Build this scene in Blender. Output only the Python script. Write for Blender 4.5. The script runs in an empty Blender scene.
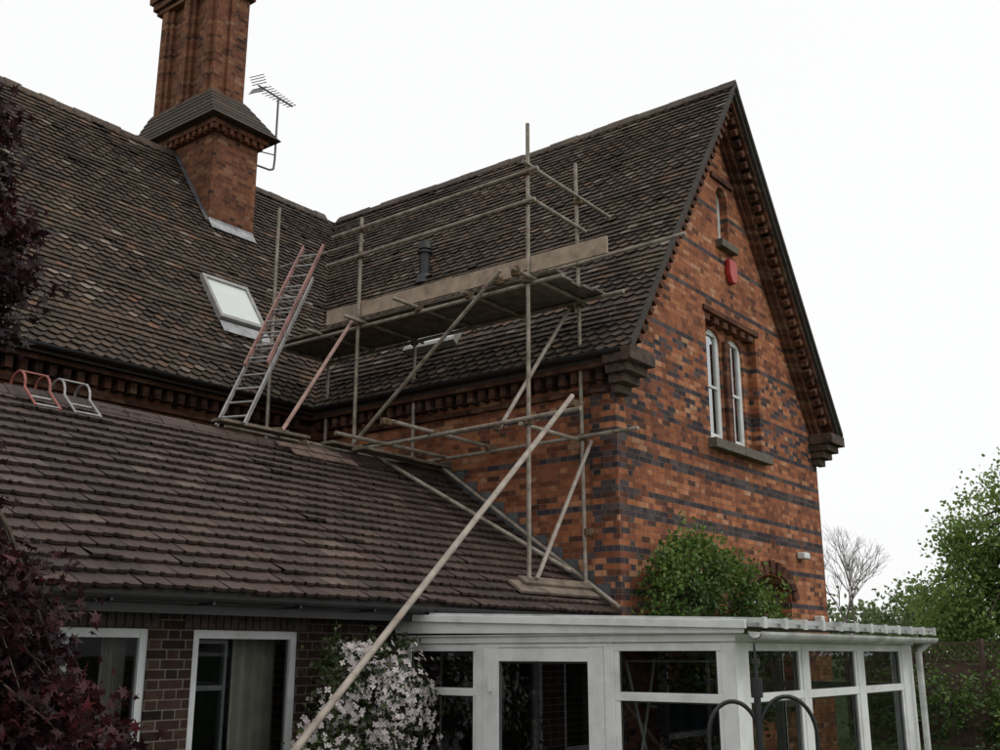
import bpy, math, random
from mathutils import Vector
R=random.Random(7)
C=1.9
def H(h): return h+C
scene=bpy.context.scene
# ---------------------------------------------------------------- helpers
class NB:
    def __init__(s,name):
        s.mat=bpy.data.materials.new(name); s.mat.use_nodes=True
        s.nt=s.mat.node_tree; s.nt.nodes.clear()
        s.out=s.n('ShaderNodeOutputMaterial')
        s.b=s.n('ShaderNodeBsdfPrincipled'); s.l(s.b.outputs[0],s.out.inputs[0])
    def n(s,t,**k):
        x=s.nt.nodes.new(t)
        for a,b in k.items(): setattr(x,a,b)
        return x
    def l(s,a,b): s.nt.links.new(a,b)
    def put(s,inp,v):
        if isinstance(v,bpy.types.NodeSocket): s.l(v,inp)
        else: inp.default_value=v
    def m(s,op,a,b=None,c=None):
        x=s.n('ShaderNodeMath',operation=op); s.put(x.inputs[0],a)
        if b is not None: s.put(x.inputs[1],b)
        if c is not None: s.put(x.inputs[2],c)
        return x.outputs[0]
    def mix(s,f,a,b,bt='MIX'):
        x=s.n('ShaderNodeMix',data_type='RGBA',blend_type=bt)
        s.put(x.inputs[0],f); s.put(x.inputs[6],a if not isinstance(a,tuple) else (*a,1)); s.put(x.inputs[7],b if not isinstance(b,tuple) else (*b,1))
        return x.outputs[2]
    def ramp(s,f,stops,interp='LINEAR'):
        x=s.n('ShaderNodeValToRGB'); cr=x.color_ramp; cr.interpolation=interp
        while len(cr.elements)<len(stops): cr.elements.new(0.5)
        for e,(p,c) in zip(cr.elements,stops): e.position=p; e.color=(*c,1)
        s.put(x.inputs[0],f); return x.outputs[0]
    def coord(s): return s.n('ShaderNodeTexCoord').outputs['Object']
    def noise(s,vec,scale,detail=4,rough=.6):
        x=s.n('ShaderNodeTexNoise'); s.l(vec,x.inputs['Vector']); x.inputs['Scale'].default_value=scale
        x.inputs['Detail'].default_value=detail; x.inputs['Roughness'].default_value=rough
        return x.outputs['Fac']
    def bump(s,h,st=.4,d=.01):
        x=s.n('ShaderNodeBump'); x.inputs['Strength'].default_value=st; x.inputs['Distance'].default_value=d
        s.l(h,x.inputs['Height']); s.l(x.outputs[0],s.b.inputs['Normal'])
    def set(s,col=None,rough=.6,metal=0,spec=.5):
        if col is not None: s.put(s.b.inputs['Base Color'],(*col,1) if isinstance(col,tuple) else col)
        s.put(s.b.inputs['Roughness'],rough); s.b.inputs['Metallic'].default_value=metal
        s.b.inputs['Specular IOR Level'].default_value=spec
        return s.mat

def simple(name,col,rough=.6,metal=0,spec=.5,var=.25,scale=6,dark=None,bump=0):
    k=NB(name); co=k.coord(); f=k.noise(co,scale,5,.65)
    d=dark if dark else tuple(c*max(.15,(1-var*1.6)) for c in col)
    l=tuple(min(1,c*(1+var)) for c in col)
    c=k.ramp(f,[(.3,d),(.55,col),(.75,l)])
    if bump: k.bump(f,bump,.01)
    return k.set(c,rough,metal,spec)

def brick(name,bright=1.0,bands=(),diapers=(),quoin=False,soot=.0,mort=(.19,.14,.105),desat=0.0):
    k=NB(name); co=k.coord(); sp=k.n('ShaderNodeSeparateXYZ'); k.l(co,sp.inputs[0])
    u=k.m('ADD',sp.outputs[0],sp.outputs[1]); z=sp.outputs[2]
    rv=k.m('DIVIDE',z,.077); row=k.m('FLOOR',rv); fv=k.m('FRACT',rv)
    off=k.m('MULTIPLY',k.m('MODULO',row,2.0),.5)
    uu=k.m('ADD',k.m('DIVIDE',u,.345),off); ci=k.m('FLOOR',uu); fu=k.m('FRACT',uu)
    hd=k.m('GREATER_THAN',fu,.66); col=k.m('ADD',k.m('MULTIPLY',ci,2.0),hd)
    m1=k.m('LESS_THAN',fu,.03); m2=k.m('COMPARE',fu,.675,.016); m3=k.m('LESS_THAN',fv,.13)
    mo=k.m('MAXIMUM',k.m('MAXIMUM',m1,m2),m3)
    cb=k.n('ShaderNodeCombineXYZ'); k.l(col,cb.inputs[0]); k.l(row,cb.inputs[1])
    wn=k.n('ShaderNodeTexWhiteNoise',noise_dimensions='3D'); k.l(cb.outputs[0],wn.inputs['Vector'])
    rnd=wn.outputs['Value']
    b=bright
    S0=[(0,(.07,.036,.027)),(.06,(.15,.054,.031)),(.3,(.245,.083,.041)),(.65,(.325,.117,.054)),(.9,(.39,.158,.076)),(1,(.41,.225,.135))]
    S=[]
    for p,cc in S0:
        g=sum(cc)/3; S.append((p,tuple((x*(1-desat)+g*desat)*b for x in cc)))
    c=k.ramp(rnd,S)
    bl=None
    def OR(a,b2): return b2 if a is None else k.m('MAXIMUM',a,b2)
    rz=k.m('MULTIPLY',row,.077)
    for (zc,hw) in bands: bl=OR(bl,k.m('COMPARE',rz,zc,hw))
    uq=k.m('MULTIPLY',k.m('ADD',col,k.m('MULTIPLY',off,2.0)),.1725)
    for (v0,amp,P) in diapers:
        tri=k.m('MULTIPLY',k.m('ABSOLUTE',k.m('SUBTRACT',k.m('FRACT',k.m('DIVIDE',uq,P)),.5)),2*amp)
        d=k.m('SUBTRACT',rz,v0)
        bl=OR(bl,k.m('COMPARE',d,tri,.05)); bl=OR(bl,k.m('COMPARE',k.m('ADD',d,tri),0.0,.05))
    if quoin:
        t=k.m('MULTIPLY',k.m('ABSOLUTE',k.m('SUBTRACT',k.m('FRACT',k.m('DIVIDE',rz,.62)),.5)),.8)
        bl=OR(bl,k.m('LESS_THAN',k.m('ABSOLUTE',k.m('SUBTRACT',k.m('SUBTRACT',uq,18.62),t)),.10))
    if bl is not None:
        blc=k.ramp(rnd,[(0,(.034,.033,.042)),(.6,(.055,.053,.066)),(1,(.11,.095,.098))])
        keep=k.m('GREATER_THAN',wn.outputs['Value'],.10)
        c=k.mix(k.m('MULTIPLY',k.m('MULTIPLY',bl,keep),.95),c,blc)
    c=k.mix(k.m('MULTIPLY',mo,.85),c,mort)
    n1=k.noise(co,.8,6,.7); n2=k.noise(co,11,5,.7)
    c=k.mix(.8,c,k.ramp(n1,[(.32,(.56-soot,.54-soot,.54-soot)),(.5,(.9-soot,.89-soot,.88-soot)),(.7,(1.05,1.04,1))]),'MULTIPLY')
    c=k.mix(.75,c,k.ramp(n2,[(.3,(.5,.48,.48)),(.55,(.95,.95,.95)),(.75,(1.15,1.12,1.07))]),'MULTIPLY')
    mp=k.n('ShaderNodeMapping'); mp.inputs['Scale'].default_value=(2.2,2.2,.16); k.l(co,mp.inputs[0])
    n3=k.noise(mp.outputs[0],1.6,4,.6); c=k.mix(.4,c,k.ramp(n3,[(.38,(.55,.54,.54)),(.55,(1,1,1))]),'MULTIPLY')
    k.bump(k.m('ADD',k.m('SUBTRACT',1.0,mo),k.m('MULTIPLY',n2,.6)),.55,.012)
    return k.set(c,.9,0,.2)

def tone_mat(name,stops,rough=.8,noise_scale=1.2,moss=None,moss_amt=.5,spec=.3,transl=0,fine=18,lichen=0):
    k=NB(name); at=k.n('ShaderNodeAttribute',attribute_name='tone')
    c=k.ramp(at.outputs['Fac'],stops); co=k.coord()
    n1=k.noise(co,noise_scale,6,.7); n2=k.noise(co,fine,4,.7)
    c=k.mix(.8,c,k.ramp(n2,[(.3,(.6,.6,.6)),(.65,(1.15,1.12,1.1))]),'MULTIPLY')
    if moss:
        mf=k.ramp(k.m('ADD',k.m('MULTIPLY',n1,.7),k.m('MULTIPLY',n2,.3)),[(.50,(0,0,0)),(.68,(moss_amt,)*3)])
        c=k.mix(mf,c,moss)
        n4=k.noise(co,.45,3,.5); c=k.mix(.6,c,k.ramp(n4,[(.35,(.68,.68,.70)),(.62,(1.15,1.1,1.03))]),'MULTIPLY')
    if lichen:
        n5=k.noise(co,7,3,.8); n6=k.noise(co,.7,3,.6)
        lf=k.m('MULTIPLY',k.ramp(n5,[(.6,(0,0,0)),(.68,(lichen,)*3)]),k.ramp(n6,[(.42,(.15,)*3),(.6,(1,1,1))]))
        c=k.mix(lf,c,(.26,.245,.20))
    k.set(c,rough,0,spec)
    if transl:
        t=k.n('ShaderNodeBsdfTranslucent'); k.l(c,t.inputs[0])
        ms=k.n('ShaderNodeMixShader'); ms.inputs[0].default_value=transl
        k.l(k.b.outputs[0],ms.inputs[1]); k.l(t.outputs[0],ms.inputs[2]); k.l(ms.outputs[0],k.out.inputs[0])
    return k.mat

def glass(name,tint=(.75,.8,.8),fac=.22):
    k=NB(name); t=k.n('ShaderNodeBsdfTransparent'); t.inputs[0].default_value=(*tint,1)
    g=k.n('ShaderNodeBsdfGlossy'); g.inputs['Roughness'].default_value=.015; g.inputs[0].default_value=(.9,.93,.95,1)
    f=k.n('ShaderNodeFresnel'); f.inputs[0].default_value=1.45
    ms=k.n('ShaderNodeMixShader'); k.l(k.m('MAXIMUM',k.m('ADD',f.outputs[0],fac-.04),0.0),ms.inputs[0])
    k.l(t.outputs[0],ms.inputs[1]); k.l(g.outputs[0],ms.inputs[2]); k.l(ms.outputs[0],k.out.inputs[0])
    return k.mat

class MB:
    def __init__(s): s.v=[]; s.f=[]; s.t=[]
    def face(s,pts,tone=.5):
        i=len(s.v); s.v.extend([tuple(p) for p in pts]); s.f.append(tuple(range(i,i+len(pts)))); s.t.append(tone)
    def hexa(s,p,tone=.5):
        i=len(s.v); s.v.extend([tuple(q) for q in p])
        for f in ((0,3,2,1),(4,5,6,7),(0,1,5,4),(1,2,6,5),(2,3,7,6),(3,0,4,7)):
            s.f.append(tuple(i+j for j in f)); s.t.append(tone)
    def box(s,x0,x1,y0,y1,z0,z1,tone=.5):
        s.hexa([(x0,y0,z0),(x1,y0,z0),(x1,y1,z0),(x0,y1,z0),(x0,y0,z1),(x1,y0,z1),(x1,y1,z1),(x0,y1,z1)],tone)
    def obox(s,o,a,b,c,tone=.5):
        o=Vector(o);a=Vector(a);b=Vector(b);c=Vector(c)
        s.hexa([o,o+a,o+a+b,o+b,o+c,o+a+c,o+a+b+c,o+b+c],tone)
    def prism(s,poly,ext,tone=.5):
        n=len(poly); i=len(s.v); e=Vector(ext)
        s.v.extend([tuple(p) for p in poly]); s.v.extend([tuple(Vector(p)+e) for p in poly])
        s.f.append(tuple(range(i,i+n))); s.f.append(tuple(range(i+2*n-1,i+n-1,-1))); s.t+= [tone]*2
        for j in range(n):
            k=(j+1)%n; s.f.append((i+j,i+n+j,i+n+k,i+k)); s.t.append(tone)
    def tube(s,p,q,r,r2=None,n=8,tone=.5):
        p=Vector(p);q=Vector(q); r2=r if r2 is None else r2
        d=(q-p).normalized(); a=d.orthogonal().normalized(); b=d.cross(a); i=len(s.v)
        for j in range(n):
            t=2*math.pi*j/n; s.v.append(tuple(p+(a*math.cos(t)+b*math.sin(t))*r))
        for j in range(n):
            t=2*math.pi*j/n; s.v.append(tuple(q+(a*math.cos(t)+b*math.sin(t))*r2))
        for j in range(n):
            k=(j+1)%n; s.f.append((i+j,i+k,i+n+k,i+n+j)); s.t.append(tone)
        s.f.append(tuple(range(i+n-1,i-1,-1))); s.f.append(tuple(range(i+n,i+2*n))); s.t+=[tone]*2
    def path(s,pts,r,n=8,tone=.5):
        for a,b in zip(pts,pts[1:]): s.tube(a,b,r,n=n,tone=tone)
    def obj(s,name,mat,parent=None,fix=False,bevel=0,smooth=False):
        me=bpy.data.meshes.new(name); me.from_pydata(s.v,[],s.f)
        at=me.attributes.new('tone','FLOAT','FACE'); at.data.foreach_set('value',s.t)
        me.materials.append(mat)
        if fix:
            import bmesh
            bm=bmesh.new(); bm.from_mesh(me); bmesh.ops.recalc_face_normals(bm,faces=bm.faces); bm.to_mesh(me); bm.free()
        if smooth:
            me.polygons.foreach_set('use_smooth',[True]*len(me.polygons))
        o=bpy.data.objects.new(name,me); scene.collection.objects.link(o)
        if parent: o.parent=parent; o.location=-parent.location
        if bevel:
            m=o.modifiers.new('bev','BEVEL'); m.width=bevel; m.segments=2; m.limit_method='ANGLE'
        return o
def empty(name,loc=(0,0,0)):
    e=bpy.data.objects.new(name,None); e.location=loc; e.empty_display_size=.3; scene.collection.objects.link(e); return e
def boolean(o,cut):
    c=cut.obj('cutter',o.data.materials[0],fix=True)
    m=o.modifiers.new('b','BOOLEAN'); m.operation='DIFFERENCE'; m.object=c; m.solver='EXACT'; m.use_self=True
    loc=o.location.copy(); par=o.parent
    o.parent=None; o.location=(0,0,0)
    bpy.context.view_layer.update(); dg=bpy.context.evaluated_depsgraph_get()
    me=bpy.data.meshes.new_from_object(o.evaluated_get(dg)); o.modifiers.clear(); o.data=me
    o.parent=par; o.location=loc
    bpy.data.objects.remove(c)

# ---------------------------------------------------------------- materials
BANDS=[(2.62,.04),(3.16,.04),(3.66,.075),(3.96,.04),(4.40,.075),(4.72,.04),(5.05,.04),(5.62,.04),(6.5,.04),(7.35,.04),(8.1,.04),(8.9,.04)]
DIAP=[(5.33,.24,.92),(6.06,.32,1.2)]
m_gable=brick('gable_brick',1.36,BANDS,DIAP,True)
m_side=brick('side_brick',1.08,[(3.66,.04),(4.4,.04),(5.0,.04)],[],True,soot=.04)
m_wall=brick('house_brick',.62,[(4.3,.05)],[],soot=.05)
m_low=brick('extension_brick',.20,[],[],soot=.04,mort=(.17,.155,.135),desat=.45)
m_chim=brick('chimney_brick',.80,[],[],soot=.12,desat=.08)
m_corn=brick('cornice_brick',.36,[],[],soot=.1,mort=(.07,.055,.045),desat=.2)
m_verge=brick('verge_brick',.55,[],[],soot=.05,mort=(.08,.06,.05),desat=.1)
m_dark=simple('weathered_corbel',(.080,.050,.036),.9,var=.5,scale=9,bump=.4)
TL=[(0,(.032,.025,.021)),(.3,(.058,.043,.034)),(.6,(.088,.063,.048)),(.85,(.118,.078,.055)),(.95,(.175,.092,.056)),(1,(.21,.175,.145))]
m_tile=tone_mat('clay_tile',TL,.8,.8,(.105,.092,.056),.5,lichen=.5)
m_tile2=tone_mat('clay_tile_lichen',TL,.8,.9,(.135,.12,.078),.6,lichen=.8)
m_tile3=tone_mat('interlocking_tile',[(0,(.042,.029,.026)),(.5,(.068,.046,.040)),(.9,(.09,.06,.05)),(1,(.12,.09,.078))],.72,1.3,(.08,.07,.052),.3,lichen=.15)
m_under=simple('roof_underlay',(.05,.042,.036),.9)
m_lead=simple('lead_flashing',(.36,.36,.37),.5,var=.4,scale=5)
m_leadd=simple('lead_dark',(.09,.09,.095),.6,var=.4,scale=5)
m_stone=simple('sill_stone',(.13,.11,.085),.85,var=.4,scale=8,bump=.3)
m_white=simple('white_paint',(.74,.75,.74),.4,var=.08,scale=3,dark=(.56,.57,.54))
m_whited=simple('white_frame_dull',(.50,.52,.52),.45,var=.12,scale=4)
m_cream=simple('window_blind',(.66,.70,.66),.25,var=.06,scale=2)
m_glass=glass('window_glass',(.5,.53,.53),.04)
m_glasslow=glass('ground_floor_glass',(.72,.74,.74),.015)
m_glassb=glass('upper_window_glass',(.35,.38,.4),.40)
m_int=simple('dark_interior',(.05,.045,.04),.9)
m_curt=simple('curtain_cloth',(.46,.43,.37),.9,var=.2,scale=3)
m_black=simple('black_plastic',(.014,.014,.015),.45,var=.3)
m_iron=simple('black_iron',(.01,.01,.012),.4,var=.3)
m_pole=simple('galvanised_tube',(.29,.25,.205),.6,.2,.4,var=.4,scale=7,dark=(.13,.10,.07))
m_polep=simple('painted_tube',(.36,.23,.19),.6,0,.4,var=.3,scale=6)
m_polew=simple('pale_tube',(.34,.29,.245),.55,.1,.4,var=.35,scale=6,dark=(.19,.15,.12))
m_coup=simple('rusty_coupler',(.14,.09,.045),.8,.2,var=.5,scale=20)
m_board=simple('scaffold_board',(.37,.285,.21),.85,var=.3,scale=4,bump=.3)
m_sole=simple('sole_board',(.18,.14,.105),.85,var=.4,scale=5,bump=.3)
m_boardd=simple('scaffold_board_old',(.16,.13,.105),.9,var=.4,scale=5,bump=.3)
m_alu=simple('ladder_aluminium',(.36,.35,.345),.45,.4,var=.25)
m_redd=simple('faded_red_stile',(.30,.155,.13),.5,0,var=.35,scale=4)
m_red=simple('red_paint',(.33,.10,.08),.5,var=.35)
m_alarm=simple('alarm_red',(.42,.03,.022),.4,var=.08)
m_bark=simple('bark',(.075,.055,.04),.9,var=.5,scale=12,bump=.5)
m_twig=simple('pale_bark',(.20,.17,.15),.9,var=.3)
m_fence=simple('fence_wood',(.10,.06,.045),.85,var=.4,scale=4,bump=.2)
m_patio=simple('paving',(.2,.18,.16),.85,var=.3,scale=3,bump=.2)

# ================================================================= HOUSE
house=empty('brick_house',(13,10,0))
SL=1.4533
cz_=.567; sz_=.824
XA,YA,HA=15.1,16.3,9.35
EX,EY,EH=11.35,12.55,3.9
g=MB()
g.prism([(11.6,7,0),(18.6,7,0),(18.6,7,H(4.02)),(XA,7,H(9.12)),(11.6,7,H(4.02))],(0,.4,0))
gw=g.obj('gable_wall',m_gable,house,fix=True)
c=MB()
c.box(14.35,16.2,6.8,7.15,H(3.16),H(5.2)); 
boolean(gw,c)
def lancet(x0,x1,z0,z1,rise,y0,y1):
    xm=(x0+x1)/2; hw=(x1-x0)/2
    pts=[(x0,y0,z0),(x1,y0,z0)]
    for i in range(9):
        a=math.pi*i/8; pts.append((xm+hw*math.cos(a),y0,z1-rise+rise*math.sin(a)))
    return pts,(0,y1-y0,0)
c=MB()
c.prism(*lancet(14.62,15.16,H(3.24),H(5.05),.22,6.7,7.6)); c.prism(*lancet(15.42,15.98,H(3.24),H(5.05),.22,6.7,7.6))
c.prism(*lancet(15.0,15.4,H(6.6),H(7.6),.2,6.7,7.6))
c.prism(*lancet(15.5,17.0,H(-.7),H(1.22),.35,6.7,7.6))
boolean(gw,c)
m=MB()
for i in range(6):
    x=14.37+i*.32
    m.box(x,x+.16,7.0,7.14,H(5.08),H(5.19))
m.box(14.28,16.28,6.96,7.05,H(5.202),H(5.29))
m.box(15.2,15.38,7.08,7.148,H(3.17),H(4.9))
m.box(14.8,15.6,6.95,7.02,H(7.66),H(7.74))
for i in range(11):
    a=math.pi*(i+.5)/11; cx,czz=16.25,H(.87); ca,sa=math.cos(a),math.sin(a)
    o=Vector((cx+ca*.78,6.955,czz+sa*.38)); rd=Vector((ca,0,sa*.8)).normalized()*.2; tg=Vector((-sa*.78,0,ca*.38)); tg=tg.normalized()*.17
    m.obox(o-tg/2,tg,(0,.06,0),rd)
m.obj('recess_corbels',m_verge,house)
m=MB()
m.box(14.25,16.32,6.86,7.14,H(3.0),H(3.15)); m.box(14.9,15.5,6.88,7.1,H(6.44),H(6.57))
m.box(15.4,17.1,6.9,7.05,H(-.82),H(-.72))
m.obj('window_sills',m_stone,house,bevel=.01)
def win(fr,gl,x0,x1,z0,z1,y,bars=(),t=.06):
    fr.box(x0,x0+t,y,y+.06,z0,z1); fr.box(x1-t,x1,y,y+.06,z0,z1)
    fr.box(x0+t,x1-t,y+.003,y+.057,z0,z0+t); fr.box(x0+t,x1-t,y+.003,y+.057,z1-t,z1)
    for b in bars: fr.box(x0+t,x1-t,y+.006,y+.054,b-.02,b+.02)
    gl.face([(x0+t,y+.03,z0+t),(x1-t,y+.03,z0+t),(x1-t,y+.03,z1-t),(x0+t,y+.03,z1-t)])
fr=MB(); gl=MB()
win(fr,gl,14.62,15.16,H(3.24),H(5.05),7.19,[H(4.1)],.1); win(fr,gl,15.42,15.98,H(3.24),H(5.05),7.19,[H(4.1)],.1)
win(fr,gl,15.0,15.4,H(6.6),H(7.6),7.14,[],.07)
fr.obj('upper_window_frames',m_white,house); gl.obj('upper_window_panes',m_glassb,house)
fr=MB(); gl=MB()
win(fr,gl,15.5,17.0,H(-.7),H(1.22),7.22,[H(.6),H(.1)],.08)
for x in (15.9,16.25,16.6): fr.box(x-.02,x+.02,7.224,7.27,H(-.6),H(1.1))
fr.obj('stair_window_frame',m_stone,house); gl.obj('stair_window_pane',m_glassb,house)
m=MB(); P=[]
for (dx,dz) in ((-.14,.2),(.14,.2),(.14,-.08),(.07,-.2),(-.07,-.2),(-.14,-.08)): P.append((15.32+dx,6.9,H(6.1)+dz))
m.prism(P,(0,.095,0)); m.obj('burglar_alarm_box',m_alarm,house,fix=True,bevel=.02)
m=MB(); m.box(17.35,17.6,6.85,6.99,H(1.55),H(1.66)); m.box(17.9,18.05,6.85,6.99,H(.42),H(.62)); m.obj('outdoor_lamp_housing',m_white,house,bevel=.02)
m=MB(); m.box(11.6,11.95,7.402,12.9,0,H(3.98)); m.obj('wing_side_wall',m_side,house)
m=MB(); m.box(18.25,18.6,7.402,19.7,0,H(3.98)); m.obj('wing_far_wall',m_side,house)
m=MB(); m.box(-1,11.598,12.9,13.25,0,H(3.98)); m.box(-1,18.24,19.35,19.7,0,H(3.98)); 
m.prism([(-1,13.252,0),(-1,19.348,0),(-1,19.348,H(4.2)),(-1,YA,H(9.0)),(-1,13.252,H(4.2))],(.35,0,0)); m.obj('main_walls',m_wall,house)
m=MB()
V=.17
def zr(d): return H(EH+SL*d)
m.prism([(EX,6.6,zr(0)),(XA,6.6,H(HA)),(XA,6.6,H(HA)-V),(EX,6.6,zr(0)-V)],(0,9.7,0))
m.prism([(18.85,6.6,zr(0)),(18.85,6.6,zr(0)-V),(XA+.001,6.6,H(HA)-V),(XA+.001,6.6,H(HA))],(0,9.7,0))
m.prism([(-1.3,EY,zr(0)),(-1.3,YA,H(HA)-.01),(-1.3,YA,H(HA)-V),(-1.3,EY,zr(0)-V)],(20.1,0,0))
m.prism([(-1.3,20.05,zr(0)),(-1.3,20.05,zr(0)-V),(-1.3,YA+.001,H(HA)-V),(-1.3,YA+.001,H(HA)-.01)],(20.1,0,0))
LE,LH,LR,LRH=7.1,.5,10.0,2.515; LS=(LRH-LH)/(LR-LE)
m.prism([(-1.2,LE,H(LH)),(-1.2,LR,H(LRH)),(-1.2,LR,H(LRH)-.12),(-1.2,LE,H(LH)-.12)],(12.79,0,0))
m.prism([(-1.2,12.88,H(LH)),(-1.2,12.88,H(LH)-.12),(-1.2,LR+.001,H(LRH)-.12),(-1.2,LR+.001,H(LRH))],(12.79,0,0))
m.obj('roof_structure',m_under,house)
def tiles(mb,O,U,V,W,L,gauge,tw,style,keep,rng,lift=.03,th=.018):
    O=Vector(O);U=Vector(U).normalized();V=Vector(V).normalized();Nn=U.cross(V).normalized()
    if Nn.z<0: Nn=-Nn
    rows=int(L/gauge)
    for r in range(rows+1):
        v0=r*gauge; off=(r%2)*.5*tw
        if v0>=L-.02: break
        rowtone=rng.gauss(0,.05)
        for c in range(-1,int(W/tw)+2):
            u0=c*tw+off+rng.gauss(0,.003); u1=u0+tw-.008
            u0c=max(u0,0);u1c=min(u1,W)
            if u1c-u0c<.03: continue
            p=O+U*((u0+u1)/2)+V*v0
            if not keep(p): continue
            sag=.014*math.sin(u0*.9+1)+.009*math.sin(u0*2.3)
            vj=v0+rng.gauss(0,.005)+sag; wb=lift+rng.random()*.014+(.02 if rng.random()<.02 else 0); sk=rng.gauss(0,.007)
            out=style(r,rng)
            tone=min(1,max(0,rng.betavariate(2.2,2.4)+rowtone)) if rng.random()>.03 else 1.0
            vt=min(v0+gauge*1.3,L); span=gauge*1.3
            bp=[]
            for fu,dv in out:
                u=u0+(u1-u0)*fu; u=min(max(u,0),W)
                v=vj+dv+sk*(fu-.5); w=wb*(1-(v-v0)/span*.8)
                bp.append((u,v,w))
            top=[(u1c,vt,.004),(u0c,vt,.004)]
            pts=[O+U*a+V*b+Nn*w for a,b,w in bp+top]
            mb.face(pts,tone)
            for (a1,b1,w1),(a2,b2,w2) in zip(bp,bp[1:]):
                q=[O+U*a1+V*b1+Nn*w1,O+U*a2+V*b2+Nn*w2,O+U*a2+V*b2+Nn*(w2-th),O+U*a1+V*b1+Nn*(w1-th)]
                mb.face(q,tone*.6)
def st_main(r,rng):
    k=r%9
    if k<5: return [(0,.062),(.22,.028),(.5,0),(.78,.028),(1,.062)]
    return [(0,0),(.5,0),(1,0)]
def st_low(r,rng):
    return [(0,.012),(.08,0),(.36,0),(.44,.03),(.52,0.03),(.6,0),(.9,0),(1,.012)]
rng=random.Random(3)
m=MB(); tiles(m,(-1.2,EY-.06,zr(0)-.06*SL),(1,0,0),(0,1,SL),20,6.70,.12,.19,st_main,lambda p:(p.x-EX)<(p.y-EY)+.2,rng,.036); m.obj('main_roof_tiles',m_tile,house)
m=MB(); tiles(m,(EX-.06,6.58,zr(0)-.06*SL),(0,1,0),(1,0,SL),9.7,6.70,.12,.19,st_main,lambda p:(p.y-EY)<(p.x-EX)+.2,rng,.036); m.obj('wing_roof_tiles',m_tile2,house)
m=MB(); tiles(m,(-1.2,LE-.06,H(LH)-.06*LS),(1,0,0),(0,1,LS),12.78,3.60,.185,.27,st_low,lambda p:True,rng,.045,.03); m.obj('extension_roof_tiles',m_tile3,house)
def ridge(mb,p,q,half,drop,seg,up=.05):
    p=Vector(p);q=Vector(q);d=(q-p);L=d.length;d.normalize();s=Vector((-d.y,d.x,0)); n=int(L/seg)
    for i in range(n):
        a=p+d*(i*seg+.006); e=d*(seg-.012); j=rng.gauss(0,.009); t=rng.random()
        z=Vector((0,0,1)); a=a-z*.02*math.sin(math.pi*i/n)
        prof=[a-s*half-z*(drop-up),a-s*half*.45+z*(up-drop*.35),a+z*(up+j),a+s*half*.45+z*(up-drop*.35),a+s*half-z*(drop-up),a+s*half-z*(drop-up+.02),a+z*(up-.04),a-s*half-z*(drop-up+.02)]
        mb.prism(prof,e,t*.5+.25)
m=MB(); ridge(m,(XA,6.56,H(HA)+.03),(XA,16.3,H(HA)+.03),.13,.17,.32); ridge(m,(-1.2,YA,H(HA)+.02),(15.0,YA,H(HA)+.02),.13,.17,.32)
m.obj('ridge_tiles',m_tile2,house)
m=MB(); ridge(m,(-1.2,LR,H(LRH)+.03),(11.58,LR,H(LRH)+.03),.15,.12,.44); m.obj('extension_ridge_tiles',m_tile3,house)
def rake(mb,s0,s1,y0,y1,xe=11.42):
    for sgn in (1,-1):
        xx=xe if sgn==1 else 2*XA-xe
        xa=XA-.001*sgn
        z=zr(xe-EX)
        P=[(xx,y0,z-s0/cz_),(xa,y0,H(HA)-s0/cz_),(xa,y0,H(HA)-s1/cz_),(xx,y0,z-s1/cz_)]
        mb.prism(P,(0,y1-y0,0))
m=MB(); rake(m,.099,.17,6.66,7.0); rake(m,.17,.39,6.84,7.0,11.5); rake(m,.39,.45,6.93,7.0,11.7)
for sgn in (1,-1):
    dd=Vector((cz_*sgn,0,sz_)); nn=Vector((sz_*sgn,0,-cz_))
    for i in range(31):
        x0=EX if sgn==1 else 2*XA-EX
        o=Vector((x0,6.70,zr(0)))+nn*.168+dd*(.35+i*.195)
        m.obox(o,dd*.105,(0,.135,0),nn*.15)
m.obj('verge_corbelling',m_verge,house)
m=MB(); rake(m,-.028,.03,6.56,6.6,11.32); m.obj('verge_tile_edge',m_under,house)
m=MB()
for x0,x1,s in ((11.27,11.92,1),(18.28,18.93,-1)):
    for i,(dz0,dz1,ins,yy) in enumerate(((3.66,3.84,0,6.56),(3.54,3.658,.07,6.66),(3.42,3.538,.14,6.76),(3.30,3.418,.21,6.87))):
        if s==1: m.box(x0+ins,x1-ins*.6,yy,6.998,H(dz0),H(dz1))
        else: m.box(x0+ins*.6,x1-ins,yy,6.998,H(dz0),H(dz1))
m.obj('kneeler_corbels',m_dark,house,bevel=.012)
m=MB()
m.box(-1.2,11.35,12.64,12.898,H(3.66),H(3.74)); m.box(-1.2,11.45,12.83,12.898,H(3.36),H(3.43))
x=-1.1
while x<11.2: m.box(x,x+.1,12.72,12.898,H(3.50),H(3.658)); x+=.2
m.box(11.36,11.598,7.0,12.63,H(3.66),H(3.74)); m.box(11.53,11.598,7.0,12.82,H(3.36),H(3.43))
y=7.1
while y<12.5: m.box(11.43,11.598,y,y+.1,H(3.50),H(3.658)); y+=.2
x=-1.0
while x<11.4: m.box(x,x+.11,12.85,12.898,H(3.1),H(3.2)); x+=.36
m.obj('eaves_cornice',m_corn,house)
def gutter(mb,p,q,r=.06):
    p=Vector(p);q=Vector(q);d=(q-p).normalized();s=Vector((-d.y,d.x,0))
    for k in range(8):
        a0=math.pi+math.pi*k/8; a1=math.pi+math.pi*(k+1)/8
        f=lambda a,rr:s*math.cos(a)*rr+Vector((0,0,1))*math.sin(a)*rr
        mb.face([p+f(a0,r),q+f(a0,r),q+f(a1,r),p+f(a1,r)]); mb.face([p+f(a0,r*.85),q+f(a0,r*.85),q+f(a1,r*.85),p+f(a1,r*.85)])
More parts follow.
